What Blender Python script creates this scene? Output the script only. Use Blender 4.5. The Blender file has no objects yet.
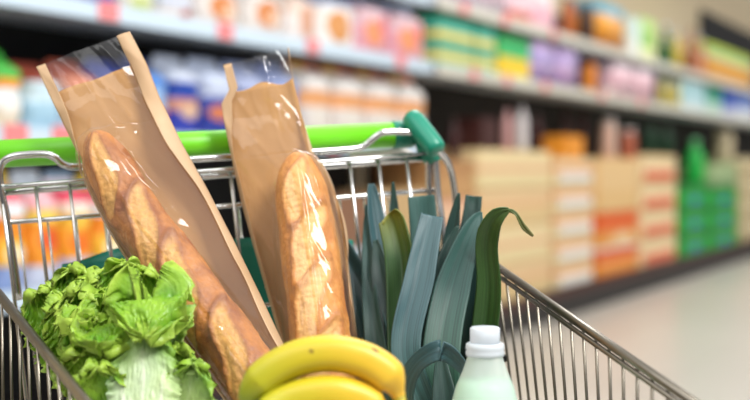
import bpy, bmesh, math, random
from mathutils import Vector, noise
R = random.Random(7)
SC = bpy.context.scene
COL = SC.collection
F = 1200.0; CX = 375.0; HY = 169.0; CZ = 1.0     # focal length in pixels, horizon row, camera height

def P(px, py, Y):
    return Vector(((px-CX)/F*Y, Y, CZ-(py-HY)/F*Y))

def lin(h):
    h = h.lstrip('#')
    out = []
    for i in (0, 2, 4):
        c = int(h[i:i+2], 16)/255
        out.append(c/12.92 if c <= 0.04045 else ((c+0.055)/1.055)**2.4)
    return (*out, 1.0)

# ------------------------------------------------------------------ materials
def newmat(name):
    m = bpy.data.materials.new(name); m.use_nodes = True
    nt = m.node_tree
    return m, nt, nt.nodes['Principled BSDF'], nt.nodes['Material Output']

def N(nt, typ, **kw):
    n = nt.nodes.new(typ)
    for k, v in kw.items():
        if k in n.inputs: n.inputs[k].default_value = v
        else: setattr(n, k, v)
    return n

def plain(name, col, rough=0.5, metal=0.0, noise_amt=0.0, nscale=40, spec=0.5, bump=0.0):
    m, nt, b, o = newmat(name)
    c = lin(col)
    b.inputs['Base Color'].default_value = c
    b.inputs['Roughness'].default_value = rough
    b.inputs['Metallic'].default_value = metal
    b.inputs['Specular IOR Level'].default_value = spec
    if noise_amt or bump:
        tc = N(nt, 'ShaderNodeTexCoord')
        nz = N(nt, 'ShaderNodeTexNoise', Scale=nscale, Detail=4.0)
        nt.links.new(tc.outputs['Object'], nz.inputs['Vector'])
        if noise_amt:
            mx = N(nt, 'ShaderNodeMix', data_type='RGBA')
            mx.inputs['A'].default_value = tuple(x*(1-noise_amt) for x in c[:3])+(1,)
            mx.inputs['B'].default_value = tuple(min(1, x*(1+noise_amt)) for x in c[:3])+(1,)
            nt.links.new(nz.outputs['Fac'], mx.inputs['Factor'])
            nt.links.new(mx.outputs['Result'], b.inputs['Base Color'])
        if bump:
            bp = N(nt, 'ShaderNodeBump', Strength=bump, Distance=0.002)
            nt.links.new(nz.outputs['Fac'], bp.inputs['Height'])
            nt.links.new(bp.outputs['Normal'], b.inputs['Normal'])
    return m

_bm = {}
def bands(stops, blob=None, rough=0.45):
    """printed packaging: flat bands of colour up the height, with an optional printed oval"""
    key = (tuple(stops), blob)
    if key in _bm: return _bm[key]
    m, nt, b, o = newmat('printed_pack')
    tc = N(nt, 'ShaderNodeTexCoord'); sp = N(nt, 'ShaderNodeSeparateXYZ')
    nt.links.new(tc.outputs['Generated'], sp.inputs[0])
    cr = N(nt, 'ShaderNodeValToRGB'); cr.color_ramp.interpolation = 'CONSTANT'
    el = cr.color_ramp.elements
    while len(el) < len(stops): el.new(0.5)
    for e, (p, c) in zip(el, sorted(stops)):
        e.position = p
    for e, (p, c) in zip(el, sorted(stops)):
        e.color = lin(c)
    nt.links.new(sp.outputs['Z'], cr.inputs['Fac'])
    out = cr.outputs['Color']
    if blob:
        for (c, x, z, rx, rz) in (blob if isinstance(blob[0], tuple) else (blob,)):
            mp = N(nt, 'ShaderNodeMapping')
            mp.inputs['Scale'].default_value = (1/rx, 0, 1/rz)
            mp.inputs['Location'].default_value = (-x/rx, 0, -z/rz)
            nt.links.new(tc.outputs['Generated'], mp.inputs['Vector'])
            ln = N(nt, 'ShaderNodeVectorMath', operation='LENGTH')
            nt.links.new(mp.outputs[0], ln.inputs[0])
            lt = N(nt, 'ShaderNodeMath', operation='LESS_THAN'); lt.inputs[1].default_value = 1.0
            nt.links.new(ln.outputs['Value'], lt.inputs[0])
            mx = N(nt, 'ShaderNodeMix', data_type='RGBA')
            mx.inputs['B'].default_value = lin(c)
            nt.links.new(lt.outputs[0], mx.inputs['Factor'])
            nt.links.new(out, mx.inputs['A'])
            out = mx.outputs['Result']
    nt.links.new(out, b.inputs['Base Color'])
    b.inputs['Roughness'].default_value = rough
    _bm[key] = m
    return m

chrome = plain('chrome_wire', '#c9c9c8', 0.2, 1.0)
steel = plain('zinc_rim', '#817b70', 0.3, 1.0, 0.12, 60)
green_plastic = plain('green_handle_plastic', '#6fce22', 0.38)
teal_plastic = plain('teal_plastic', '#0b8067', 0.35)
teal_dark = plain('teal_seat_plastic', '#08705f', 0.45)
grey_plate = plain('pale_grey_plate', '#d6d3cf', 0.4)
rubber = plain('caster_rubber', '#2a2a2c', 0.6)
black_clip = plain('black_clip', '#0c0c0d', 0.4)

# ------------------------------------------------------------------ mesh helpers
def link_bm(name, bm, mat, parent=None, smooth=True):
    me = bpy.data.meshes.new(name)
    bmesh.ops.recalc_face_normals(bm, faces=bm.faces[:])
    bm.to_mesh(me); bm.free()
    for p in me.polygons: p.use_smooth = smooth
    if mat: me.materials.append(mat)
    o = bpy.data.objects.new(name, me); COL.objects.link(o)
    if parent: o.parent = parent
    return o

def tag(o, label, cat, group=None):
    o['label'] = label; o['category'] = cat
    if group: o['group'] = group
    return o

def thing(name, label, cat, loc=(0, 0, 0), group=None):
    o = bpy.data.objects.new(name, None); COL.objects.link(o); o.location = loc
    o.empty_display_size = 0.05
    return tag(o, label, cat, group)

def struct(o):
    o['kind'] = 'structure'; return o

def catmull(pts, n=8):
    pts = [Vector(p) for p in pts]
    out = []
    for i in range(len(pts)-1):
        p0 = pts[max(i-1, 0)]; p1 = pts[i]; p2 = pts[i+1]; p3 = pts[min(i+2, len(pts)-1)]
        for k in range(n):
            t = k/n
            out.append(0.5*((2*p1)+(p2-p0)*t+(2*p0-5*p1+4*p2-p3)*t*t+(3*p1-p0-3*p2+p3)*t**3))
    out.append(pts[-1].copy())
    return out

def tube(bm, pts, r, n=8, cap=True):
    pts = [Vector(p) for p in pts]
    rr = r if isinstance(r, (list, tuple)) else [r]*len(pts)
    t = (pts[1]-pts[0]).normalized()
    a = t.cross(Vector((0, 0, 1)))
    if a.length < 0.1: a = t.cross(Vector((0, 1, 0)))
    a.normalize()
    rings = []
    for i, p in enumerate(pts):
        if 0 < i < len(pts)-1: t = (pts[i+1]-pts[i-1]).normalized()
        elif i == len(pts)-1: t = (pts[i]-pts[i-1]).normalized()
        a = (a-t*a.dot(t)).normalized(); b = t.cross(a)
        rings.append([bm.verts.new(p+(a*math.cos(2*math.pi*k/n)+b*math.sin(2*math.pi*k/n))*rr[i]) for k in range(n)])
    for i in range(len(rings)-1):
        for k in range(n):
            bm.faces.new((rings[i][k], rings[i][(k+1) % n], rings[i+1][(k+1) % n], rings[i+1][k]))
    if cap:
        bm.faces.new(rings[0][::-1]); bm.faces.new(rings[-1])

def lathe(bm, prof, n=40, center=(0, 0, 0)):
    c = Vector(center); rings = []
    for r, z in prof:
        if r < 1e-5: rings.append([bm.verts.new(c+Vector((0, 0, z)))])
        else: rings.append([bm.verts.new(c+Vector((r*math.cos(2*math.pi*k/n), r*math.sin(2*math.pi*k/n), z))) for k in range(n)])
    for A, B in zip(rings, rings[1:]):
        for k in range(n):
            k2 = (k+1) % n
            if len(A) == 1 and len(B) == 1: continue
            if len(A) == 1: bm.faces.new((A[0], B[k], B[k2]))
            elif len(B) == 1: bm.faces.new((A[k], A[k2], B[0]))
            else: bm.faces.new((A[k], A[k2], B[k2], B[k]))

def box(bm, x0, x1, y0, y1, z0, z1, bev=0.0):
    r = bmesh.ops.create_cube(bm, size=1)
    for v in r['verts']:
        v.co = Vector((x0+(v.co.x+.5)*(x1-x0), y0+(v.co.y+.5)*(y1-y0), z0+(v.co.z+.5)*(z1-z0)))
    if bev:
        es = list({e for v in r['verts'] for e in v.link_edges})
        bmesh.ops.bevel(bm, geom=es, offset=bev, segments=2, affect='EDGES')

def grid_mesh(name, fn, nu, nv, mat, parent=None, uv=True, attr=None, closed_u=False, thick=0.0):
    """fn(u,v) with u,v in 0..1"""
    verts = []; uvs = []
    for j in range(nv+1):
        for i in range(nu if closed_u else nu+1):
            verts.append(fn(i/nu, j/nv)); uvs.append((i/nu, j/nv))
    w = nu if closed_u else nu+1
    faces = []
    for j in range(nv):
        for i in range(nu):
            i2 = (i+1) % w
            faces.append((j*w+i, j*w+i2, (j+1)*w+i2, (j+1)*w+i))
    me = bpy.data.meshes.new(name)
    me.from_pydata([tuple(v) for v in verts], [], faces)
    for p in me.polygons: p.use_smooth = True
    if uv:
        l = me.uv_layers.new(name='UVMap')
        for p in me.polygons:
            for li in p.loop_indices:
                l.data[li].uv = uvs[me.loops[li].vertex_index]
    me.materials.append(mat)
    o = bpy.data.objects.new(name, me); COL.objects.link(o)
    if parent: o.parent = parent
    if thick:
        s = o.modifiers.new('thickness', 'SOLIDIFY'); s.thickness = thick; s.offset = 0
    return o

def lerp(a, b, t): return a+(b-a)*t
def sstep(a, b, x):
    if a > b: return 1-sstep(b, a, x)
    t = max(0, min(1, (x-a)/(b-a))); return t*t*(3-2*t)
def sample(tab, t):
    """piecewise-linear rows: tab = [(t, value...)]"""
    for A, B in zip(tab, tab[1:]):
        if t <= B[0]:
            k = (t-A[0])/(B[0]-A[0]) if B[0] > A[0] else 0
            return [lerp(a, b, k) for a, b in zip(A[1:], B[1:])]
    return list(tab[-1][1:])

# ------------------------------------------------------------------ shop shell
P0 = Vector((-1.138, 3.642, 0.0)); D = Vector((0.4778, 0.8785, 0)).normalized(); NB = Vector((-D.y, D.x, 0))   # along the aisle, into the shelf
ANG = math.atan2(D.y, D.x)
def G(s, d, z): return P0+D*s+NB*d+Vector((0, 0, z))
def s_at(px, d=0.0):
    m = (px-CX)/F; b = P0+NB*d
    return (m*b.y-b.x)/(D.x-m*D.y)
def z_at(px, py, d=0.0):
    p = G(s_at(px, d), d, 0); return CZ-(py-HY)/F*p.y

# floor
m, nt, b, o = newmat('beige_floor')
tc = N(nt, 'ShaderNodeTexCoord'); br = N(nt, 'ShaderNodeTexBrick', Scale=1.6)
br.offset = 0.0; br.inputs['Color1'].default_value = lin('#c0bab0'); br.inputs['Color2'].default_value = lin('#bab4aa'); br.inputs['Mortar'].default_value = lin('#b0aaa0')
br.inputs['Mortar Size'].default_value = 0.006; br.inputs['Brick Width'].default_value = 1.0; br.inputs['Row Height'].default_value = 1.0
nt.links.new(tc.outputs['Object'], br.inputs['Vector']); nt.links.new(br.outputs['Color'], b.inputs['Base Color'])
b.inputs['Roughness'].default_value = 0.3
bm = bmesh.new(); box(bm, -4, 26, -14, 1.6, -0.05, 0)
fl = struct(link_bm('floor', bm, m, smooth=False)); fl.location = P0; fl.rotation_euler.z = ANG
bm = bmesh.new(); box(bm, -4, 26, 0.9, 1.0, 0, 3.6)
wl = struct(link_bm('wall_back', bm, plain('beige_wall', '#ecd9b6', 0.8, 0, 0.04, 3), smooth=False)); wl.location = P0; wl.rotation_euler.z = ANG

# ------------------------------------------------------------------ shelving
shelf_metal = plain('pale_shelf_metal', '#c2ccd6', 0.4)
shelf_shade = plain('shade_black_shelf_back', '#060606', 0.7)  # deep shadow at the rear of the shelves, put into the panel colour
bay_shade = plain('shade_brown_back', '#0a0605', 0.7)  # panel colour carries the shade of the void above the cases
strip_w = plain('white_price_strip', '#cfe2f2', 0.35)
strip_c = plain('cream_price_strip', '#dcd9cc', 0.35)
tag_red = plain('pink_price_tag', '#f08c8e', 0.4)
plinth_m = plain('black_plinth', '#1d191a', 0.55)
red_trim = plain('red_brown_trim', '#4a1f1a', 0.5)
upr_m = plain('beige_upright', '#cfc2a8', 0.5)
S_SPLIT = s_at(433); S_END = s_at(900)
ZA, ZB, ZC, ZD = 1.552, 1.905, 1.125, 0.62
DEP = 0.46
def shelf_unit(name, label, s0, s1, shelves, back, strip, tags):
    t = thing(name, label, 'shelving', G(s0, 0, 0)); t.rotation_euler.z = ANG
    L = s1-s0
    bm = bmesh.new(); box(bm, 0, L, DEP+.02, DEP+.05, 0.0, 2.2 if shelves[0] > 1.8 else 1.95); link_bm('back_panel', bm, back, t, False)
    bm = bmesh.new(); box(bm, 0, L, 0.0, DEP+.02, 0.0, 0.19, 0.006); link_bm('plinth', bm, plinth_m, t, False)
    bm = bmesh.new(); box(bm, 0, L, -0.012, 0.0, 0.14, 0.19, 0.003); link_bm('bumper_trim', bm, red_trim, t, False)
    for x in (0.0, L-.03):
        bm = bmesh.new(); box(bm, x, x+.03, DEP-.03, DEP+.015, 0.19, 2.18, .003); link_bm('upright', bm, upr_m, t, False)
    for z in shelves:
        bm = bmesh.new(); box(bm, 0.031, L-.031, 0.0, DEP-.04, z-.035, z, .004); sh = link_bm('shelf', bm, shelf_metal, t, False)
        bm = bmesh.new(); box(bm, 0.031, L-.031, -0.014, -0.001, z-.055, z+.006, .002); link_bm('price_strip', bm, strip, sh, False)
        for px in tags.get(z, ()):
            x = s_at(px)-s0
            bm = bmesh.new(); box(bm, x-.05, x+.05, -0.019, -0.0145, z-.05, z+.012, .001); link_bm('price_tag', bm, tag_red, sh, False)
    return t
shelf_unit('grocery_shelving', 'long shelving bay behind the trolley handle with pale blue price strips and back coloured dark as shelf shadow', s_at(-220), S_SPLIT-.01, (ZB, ZA, ZC, ZD), shelf_shade, strip_w,
           {ZA: (105, 222, 310, 398), ZC: (12, 60, 330), ZB: ()})
shelf_unit('grocery_shelving', 'tall shelving bay running to the right above the stacked cases with cream price strips', S_SPLIT+.01, S_END, (ZB, ZA), bay_shade, strip_c,
           {ZA: (472, 505, 543, 600, 640), ZB: (462, 503, 552)})

# ------------------------------------------------------------------ goods on the shelves
def bag_bm(w, d, h):
    bm = bmesh.new(); nu, nv = 16, 14; vs = []
    for j in range(nv+1):
        v = j/nv; row = []
        f = 1-0.12*v
        pinch = (1-sstep(.72, .94, v)*.94)*(0.9+.1*math.sin(min(v*6, 1.57)))
        for i in range(nu):
            a = 2*math.pi*i/nu
            c, s = math.cos(a), math.sin(a)
            x = math.copysign(abs(c)**.5, c)*w/2*(f if v < .8 else f+.05); y = math.copysign(abs(s)**.5, s)*d/2*pinch
            row.append(bm.verts.new((x+.008*math.sin(v*17+a*3), y+d/2, v*h)))
        vs.append(row)
    for j in range(nv):
        for i in range(nu):
            bm.faces.new((vs[j][i], vs[j][(i+1) % nu], vs[j+1][(i+1) % nu], vs[j+1][i]))
    bm.faces.new(vs[0][::-1]); bm.faces.new(vs[-1])
    return bm

def place(o, s0, z, d=0.03):
    o.location = G(s0, d, z); o.rotation_euler.z = ANG

def goods(kind, px0, px1, z, py_top, mat, label, cat, group=None, d=0.03, depth=0.22, cap=None):
    s0, s1 = s_at(px0, d)+.006, s_at(px1, d)-.006
    w = s1-s0; pm = (px0+px1)/2
    if kind in ('bottle', 'jar'):
        w = (px1-px0-1)/F*G(s_at(pm, d), d, 0).y; d += 0; s0 = s1 = s_at(pm, d+w/2)
    h = max(.05, z_at(pm, py_top, d)-z)
    above = {ZA: ZB, ZC: ZA, ZD: ZC}.get(z)
    if above: h = min(h, above-z-.065)
    z += .001
    if kind == 'bag':
        o = link_bm('food_bag', bag_bm(w, depth, h), mat)
        place(o, (s0+s1)/2, z, d)
    elif kind == 'box':
        bm = bmesh.new(); box(bm, -w/2, w/2, 0, depth, 0, h, .006); o = link_bm('carton_box', bm, mat, None, False)
        place(o, (s0+s1)/2, z, d)
    elif kind == 'pack':      # shrink-wrapped multipack with rounded edges
        bm = bmesh.new(); box(bm, -w/2, w/2, 0, depth, 0, h, .025); o = link_bm('multipack', bm, mat)
        place(o, (s0+s1)/2, z, d)
    elif kind == 'bottle':
        r = w/2; bm = bmesh.new()
        lathe(bm, [(0, 0), (r*.9, 0), (r, .02), (r, h*.58), (r*.8, h*.68), (r*.38, h*.8), (r*.33, h*.9), (0, h*.9)], 20, (0, r, 0))
        o = link_bm('bottle', bm, mat); place(o, (s0+s1)/2, z, d)
        bm = bmesh.new(); lathe(bm, [(0, h*.902), (r*.42, h*.902), (r*.42, h), (0, h)], 16, (0, r, 0))
        link_bm('cap', bm, cap or strip_w, o)
    elif kind == 'jar':
        r = w/2; bm = bmesh.new()
        lathe(bm, [(0, 0), (r*.92, 0), (r, .012), (r, h*.75), (r*.8, h*.86), (0, h*.86)], 20, (0, r, 0))
        o = link_bm('jar', bm, mat); place(o, (s0+s1)/2, z, d)
        bm = bmesh.new(); lathe(bm, [(0, h*.862), (r*.84, h*.862), (r*.84, h), (0, h)], 20, (0, r, 0))
        link_bm('lid', bm, cap or strip_w, o)
    return tag(o, label, cat, group)

W = '#f4f2f2'
orange_white = bands([(0, '#e4dcd6'), (.75, '#d2d0da')], (('#d98a52', .5, .42, .3, .26), ('#f4e0c8', .62, .36, .12, .1)))
pink_blue = bands([(0, '#e0a0ac'), (.5, '#e2bcc4'), (.82, '#b9c9ea')], (('#f09a6a', .42, .36, .26, .22), ('#ef6f80', .74, .5, .14, .2)))
peach_pack = bands([(0, '#e9b98f'), (.12, '#e0d8d2'), (.42, '#e7a56e'), (.62, '#e0dad6'), (.88, '#ef8d6a')], (('#e6dfd6', .45, .26, .25, .15), ('#f5c542', .3, .93, .18, .07)))
A, B_, C_, D_ = ZA, ZB, ZC, ZD
g = 'packs on the shelf above the trolley handle'
goods('bag', 88, 122, A, -45, bands([(0, '#8a93c8'), (.4, '#c9cfe6')], ('#5a62b0', .5, .2, .4, .16)), 'lilac blue bag at the top left, left of the cream bag on the upper shelf', 'food bag', g)
goods('bag', 124, 160, A, -35, bands([(0, '#e9e4d8'), (.3, '#dfe3c2')], ('#c9d48a', .5, .2, .3, .14)), 'cream and lime bag at the top edge above the first brown bread bag', 'food bag', g)
goods('bag', 164, 198, A, -35, bands([(0, '#e8ded9'), (.2, '#cfd5e4')], ('#c05a3c', .75, .12, .22, .1)), 'pale bag with a red patch, top shelf, right of the cream and lime bag', 'food bag', g)
goods('bag', 202, 246, A, -20, orange_white, 'white bag with brown roll picture directly above the upright bread bag', 'food bag', g)
goods('bag', 250, 288, A, -15, orange_white, 'white bag with brown roll picture, right of the one above the upright bread bag', 'food bag', g)
goods('bag', 293, 322, A, -10, bands([(0, '#efe6e2'), (.5, '#f1d9cb')], ('#d9a488', .5, .4, .25, .3)), 'narrow peach and white bag between white roll bags on the upper shelf', 'food bag', g)
goods('bag', 325, 360, A, -8, bands([(0, '#f5f0ec'), (.72, '#b5c4e6')], ('#dd9a5c', .42, .38, .3, .28)), 'white bag with blue top and golden picture, left of the pink bags', 'food bag', g)
goods('bag', 362, 393, A, -5, pink_blue, 'pink bag with pale blue top, left one of the two pink bags', 'food bag', g)
goods('bag', 395, 429, A, -4, pink_blue, 'pink bag with pale blue top, beside the green boxes', 'food bag', g)
g = 'bags on the shelf just behind the trolley handle'
goods('bag', -6, 28, C_, 48, bands([(0, '#e9d9c0'), (.25, '#dfeaf0'), (.5, '#f0a040'), (.62, '#40b03c')], ('#f6f2ea', .5, .3, .3, .12)), 'green topped bag with orange band at far left behind the handle', 'food bag', g)
goods('bag', 31, 66, C_, 62, bands([(0, '#a9cfe4'), (.4, '#cfe6f0'), (.7, '#8e3c2a')]), 'pale blue bag with dark red top behind the tilted bread bag', 'food bag', g)
goods('bag', 69, 104, C_, 60, bands([(0, '#c6d8e8'), (.55, '#d98a6a'), (.75, '#a04a34')]), 'blue and salmon bag seen through the clear top of the tilted bread bag', 'food bag', g)
goods('bag', 108, 140, C_, 60, bands([(0, '#3c56b4'), (.5, '#2c3f96')]), 'deep blue bag hidden mostly by the tilted bread bag', 'food bag', g)
goods('bag', 144, 172, C_, 58, bands([(0, '#3350b0'), (.18, '#c45a72'), (.32, '#9fc4ee'), (.6, '#4a86d6'), (.82, '#1c2f7a')]), 'bright blue and white bag just right of the tilted bread bag', 'food bag', g)
goods('bag', 175, 205, C_, 55, bands([(0, '#2f3fae'), (.3, '#c98a72'), (.45, '#2246a8'), (.66, '#c6cfe2')], ('#d8b49a', .5, .3, .3, .1)), 'navy bag with white top between the two bread bags', 'food bag', g)
goods('bag', 208, 240, C_, 58, bands([(0, '#2a3d9c'), (.5, '#c7d2ea')], ('#d07a50', .4, .3, .3, .1)), 'navy and white bag behind the left edge of the upright bread bag', 'food bag', g)
goods('bag', 243, 272, C_, 62, bands([(0, '#4a5fb0'), (.6, '#aab6dc')]), 'muted blue bag seen through the clear top of the upright bread bag', 'food bag', g)
goods('bag', 275, 303, C_, 62, bands([(0, '#34449c'), (.5, '#8f9fd0')]), 'blue bag just right of the upright bread bag', 'food bag', g)
for (a, b2, y, l) in ((306, 336, 55, 'peach and white pack with red and yellow top, beside the blue bag'), (338, 369, 57, 'peach and white pack with red and yellow top, second from the blue bag'),
                      (371, 401, 61, 'peach and white pack with red and yellow top, third from the blue bag'), (403, 430, 63, 'peach and white pack with red and yellow top, beside the bay end')):
    goods('bag', a, b2, C_, y, peach_pack, l, 'food bag', g)
g = 'colourful bags seen through the trolley wires'
lowp = [bands([(0, '#b9c6e6'), (.22, '#f2a42a'), (.5, '#f4c64a'), (.62, '#f3e6d8'), (.72, '#e8506a'), (.84, '#f0dfe2'), (.93, '#9fc0e0')], ('#f07820', .5, .36, .35, .1)),
        bands([(0, '#8fa6d8'), (.2, '#f6c03a'), (.42, '#f0922a'), (.6, '#e9eef2'), (.72, '#ee6a7a'), (.86, '#f2d04c')], ('#fbe9c0', .5, .3, .3, .08)),
        bands([(0, '#cfd6ea'), (.18, '#f39a2c'), (.55, '#f5d860'), (.66, '#f2b3ba'), (.8, '#cfdcea')], ('#e85a30', .55, .4, .3, .1))]
for k, (a, b2, y, l) in enumerate(((-30, -2, 172, 'orange and pink bag at the left frame edge behind the wires'), (1, 31, 170, 'orange, pink and blue bag behind the leftmost upright wires'),
                      (34, 64, 170, 'yellow and pink bag with yellow top behind the wires'), (67, 97, 172, 'orange and pale pink bag behind the wires near the tilted loaf'),
                      (100, 130, 174, 'orange and pink bag hidden behind the tilted loaf'), (133, 163, 176, 'yellow and pink bag behind the tilted bread bag'), (166, 192, 178, 'orange bag behind the right side of the tilted bread bag'))):
    goods('bag', a, b2, D_, y, lowp[k % 3], l, 'food bag', g)
bm = bmesh.new()
goods('box', 322, 372, D_, 196, plain('brown_carton', '#8a6248', .7), 'brown carton in the dark behind the right end of the wire gate', 'carton', None, d=.08)
goods('box', 376, 428, D_, 190, plain('beige_carton', '#c9a878', .7), 'beige carton behind the gate corner under the trolley handle', 'carton', None, d=.06)

g = 'boxes on the shelf above the stacked cases'
tealbox = bands([(0, '#3fae9c'), (.12, '#e6d77a'), (.3, '#2fa890'), (.52, '#e8d26a'), (.68, '#49b8a2'), (.9, '#1d8a5a')])
goods('box', 438, 474, A, 14, tealbox, 'teal box with two yellow bands, wider one at the left end of the bay', 'box', g)
goods('box', 476, 496, A, 24, tealbox, 'narrow teal box with yellow bands beside the green and yellow box', 'box', g)
goods('box', 499, 530, A, 36, bands([(0, '#f2e24a'), (.12, '#f4cf2e'), (.48, '#3cc06a'), (.8, '#1f9a50')], ('#2aa86a', .45, .62, .4, .06)), 'bright green box with yellow lower half', 'box', g)
goods('pack', 533, 556, A, 42, bands([(0, '#a888c8'), (.3, '#c9b2dc'), (.5, '#9c8cc6'), (.75, '#c3a6d6')]), 'purple multipack beside the green and yellow box', 'multipack', g)
goods('pack', 558, 579, A, 46, bands([(0, '#b98cc4'), (.3, '#d3b4da'), (.55, '#a68fc8'), (.8, '#cbaedb')]), 'purple multipack beside the orange jar', 'multipack', g)
goods('jar', 581, 597, A, 58, plain('orange_jam', '#e88a28', .3), 'orange jar beside the purple multipacks', 'jar', g, cap=plain('brown_lid', '#8a3a22', .4))
goods('jar', 599, 613, A, 86, plain('pale_jar', '#e9cfc4', .35), 'short pale jar in the dark gap of the shelf', 'jar', g, cap=plain('red_lid', '#d0707a', .4))
pinkb = bands([(0, '#f2a8b6'), (.2, '#e8ccd2'), (.45, '#f0b4c4'), (.65, '#e8d4da'), (.85, '#e9c6de')])
goods('pack', 615, 635, A, 56, pinkb, 'pink and white multipack beside the short pale jar', 'multipack', g)
goods('pack', 637, 655, A, 61, pinkb, 'pink and white multipack beside the yellow jars', 'multipack', g)
yj = bands([(0, '#cdbf6a'), (.3, '#e2c84a'), (.6, '#d9d3a2')])
dkg = plain('dark_green_lid', '#1e4a2c', .4)
goods('jar', 657, 668, A, 68, yj, 'yellow jar with dark green lid beside the pink multipacks', 'jar', g, cap=dkg)
goods('jar', 669, 680, A, 71, yj, 'yellow jar with dark green lid beside the pale blue box', 'jar', g, cap=dkg)
goods('box', 683, 706, A, 74, bands([(0, '#cfe6ea'), (.4, '#9fd0da'), (.7, '#bfdfe2')]), 'pale blue box on the far shelf', 'box', g)
goods('box', 708, 722, A, 80, bands([(0, '#bfe0d2'), (.4, '#2f9a7c'), (.8, '#1c7a5c')]), 'sea green box on the far shelf', 'box', g)
goods('box', 724, 735, A, 83, bands([(0, '#c9cfe8'), (.3, '#3a58b8')]), 'royal blue box on the far shelf', 'box', g)
goods('box', 737, 756, A, 86, bands([(0, '#dfe6ee'), (.4, '#6a86cc')]), 'light blue box at the right frame edge', 'box', g)
g = 'goods on the topmost shelf'
goods('pack', 440, 476, B_, -45, bands([(0, '#e6d6e6'), (.4, '#d9b8d4')]), 'pale lilac pack at the top edge above the teal boxes', 'multipack', g)
goods('pack', 478, 508, B_, -36, bands([(0, '#ead9e2'), (.3, '#e3c3d2')]), 'pale pink pack at the top edge above the green and yellow box', 'multipack', g)
goods('bag', 512, 536, B_, -24, bands([(0, '#d8705a'), (.25, '#e9c9d2')]), 'salmon based bag at the top edge above the purple packs', 'food bag', g)
goods('bag', 538, 558, B_, -18, bands([(0, '#efb9c6'), (.5, '#f2dfe2')]), 'pink bag at the top edge left of the brown jars', 'food bag', g)
goods('jar', 561, 576, B_, -6, plain('brown_sauce', '#b5602c', .3), 'orange brown jar left of the dark jar on the topmost shelf', 'jar', g, cap=plain('grey_lid', '#8a8a80', .4))
goods('jar', 578, 595, B_, 0, plain('dark_sauce', '#4a3026', .3), 'dark brown jar on the topmost shelf beside the orange pack', 'jar', g, cap=plain('blue_grey_lid', '#5a7a8a', .4))
goods('pack', 597, 625, B_, 4, bands([(0, '#e08a22'), (.3, '#f2a63a'), (.72, '#4aa0b8')]), 'orange pack with blue top on the topmost shelf', 'multipack', g)
goods('box', 630, 641, B_, 18, bands([(0, '#eef3ea'), (.4, '#d9ece6')]), 'white box on the topmost shelf next to the lime one', 'box', g)
goods('box', 643, 656, B_, 19, bands([(0, '#e9efb0'), (.3, '#9fd06a'), (.7, '#bfe08a')]), 'lime green box on the topmost shelf', 'box', g)
goods('bottle', 660, 672, B_, 22, plain('dark_green_glass', '#2c6a30', .25), 'dark green bottle on the topmost shelf', 'bottle', g)
goods('bottle', 673, 682, B_, 30, plain('mustard', '#e0c040', .3), 'yellow bottle beside the dark green bottle', 'bottle', g)
goods('bottle', 685, 696, B_, 26, plain('brown_bottle', '#a8603c', .3), 'brown bottle right of the yellow bottle', 'bottle', g, cap=plain('brown_cap', '#9a6a4a', .4))
goods('bottle', 697, 705, B_, 34, plain('salmon_bottle', '#d8917a', .3), 'salmon bottle next to the orange crate on the topmost shelf', 'bottle', g)
goods('box', 708, 752, B_, 50, bands([(0, '#d99a3a'), (.5, '#e6b25a'), (.62, '#9fc8a0'), (.8, '#bcd24a')]), 'long orange tray pack with green top under the black sign', 'box', g)
# black hanging sign on the wall above
s0, s1 = s_at(702, .86), s_at(800, .86)
bm = bmesh.new(); box(bm, s0, s1, .86, .899, z_at(720, 47, .86), z_at(720, 18, .86), .008)
sg = link_bm('wall_sign_panel', bm, plain('black_panel', '#0b0a0f', .6), None, False); sg.location = P0; sg.rotation_euler.z = ANG
tag(sg, 'long black panel on the beige wall above the far shelf', 'sign')

# ------------------------------------------------------------------ stacked cases on the plinth
def case(px0, px1, z0, z1, mat, label, group, d=0.03, depth=0.38, tray=False, name='case'):
    s0, s1 = s_at(px0, d)+.005, s_at(px1, d)-.005; w = s1-s0
    bm = bmesh.new()
    box(bm, -w/2, w/2, 0, depth, 0, z1-z0-.003, .008)
    o = link_bm('shipping_case', bm, mat, None, False); place(o, (s0+s1)/2, z0+.001, d)
    if tray:   # a cut-out showing the goods inside: pale lip along the front
        h = z1-z0
        bm = bmesh.new(); box(bm, -w*.42, w*.42, -.012, -.001, h*.08, h*.42, .004)
        link_bm('front_label', bm, tray, o, False)
    return tag(o, label, 'case', group)
def stack(px0, px1, ytop, ybot, n, mats, desc, group, d=0.03, tray=None):
    pc = (px0+px1)/2
    zt = z_at(pc, ytop, d); zb = .19
    names = {1: [''], 2: ['top', 'bottom'], 3: ['top', 'middle', 'bottom'], 4: ['topmost', 'second', 'third', 'lowest'], 5: ['topmost', 'second', 'third', 'fourth', 'lowest']}[n]
    for k in range(n):
        z1 = zt-(zt-zb)*k/n; z0 = zt-(zt-zb)*(k+1)/n
        case(px0, px1, z0, z1, mats[k % len(mats)], f'{names[k]} {desc}', group, d, tray=tray)
cream = bands([(0, '#e3c690'), (.5, '#e9b184'), (.6, '#e8c898')]); cream2 = bands([(0, '#ecd9a6'), (.42, '#e6b48a'), (.56, '#efd9a8')])
tan = bands([(0, '#c89a66'), (.55, '#b98a5a')]); peach = bands([(0, '#e2a98a'), (.4, '#ecc4a0'), (.8, '#e6b596')])
white_lab = plain('white_label', '#f1eee9', .5); orange_lab = plain('orange_label', '#ea7a34', .5); red_lab = plain('coral_label', '#e8714e', .5)
stack(437, 474, 160, 300, 4, [tan, peach, cream, peach], 'peach case of the stack behind the leek tips', 'cases stacked behind the leeks', .05)
stack(478, 551, 150, 300, 4, [cream2, cream], 'cream case of the wide stack right of the leeks', 'wide stack of cream cases')
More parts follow.
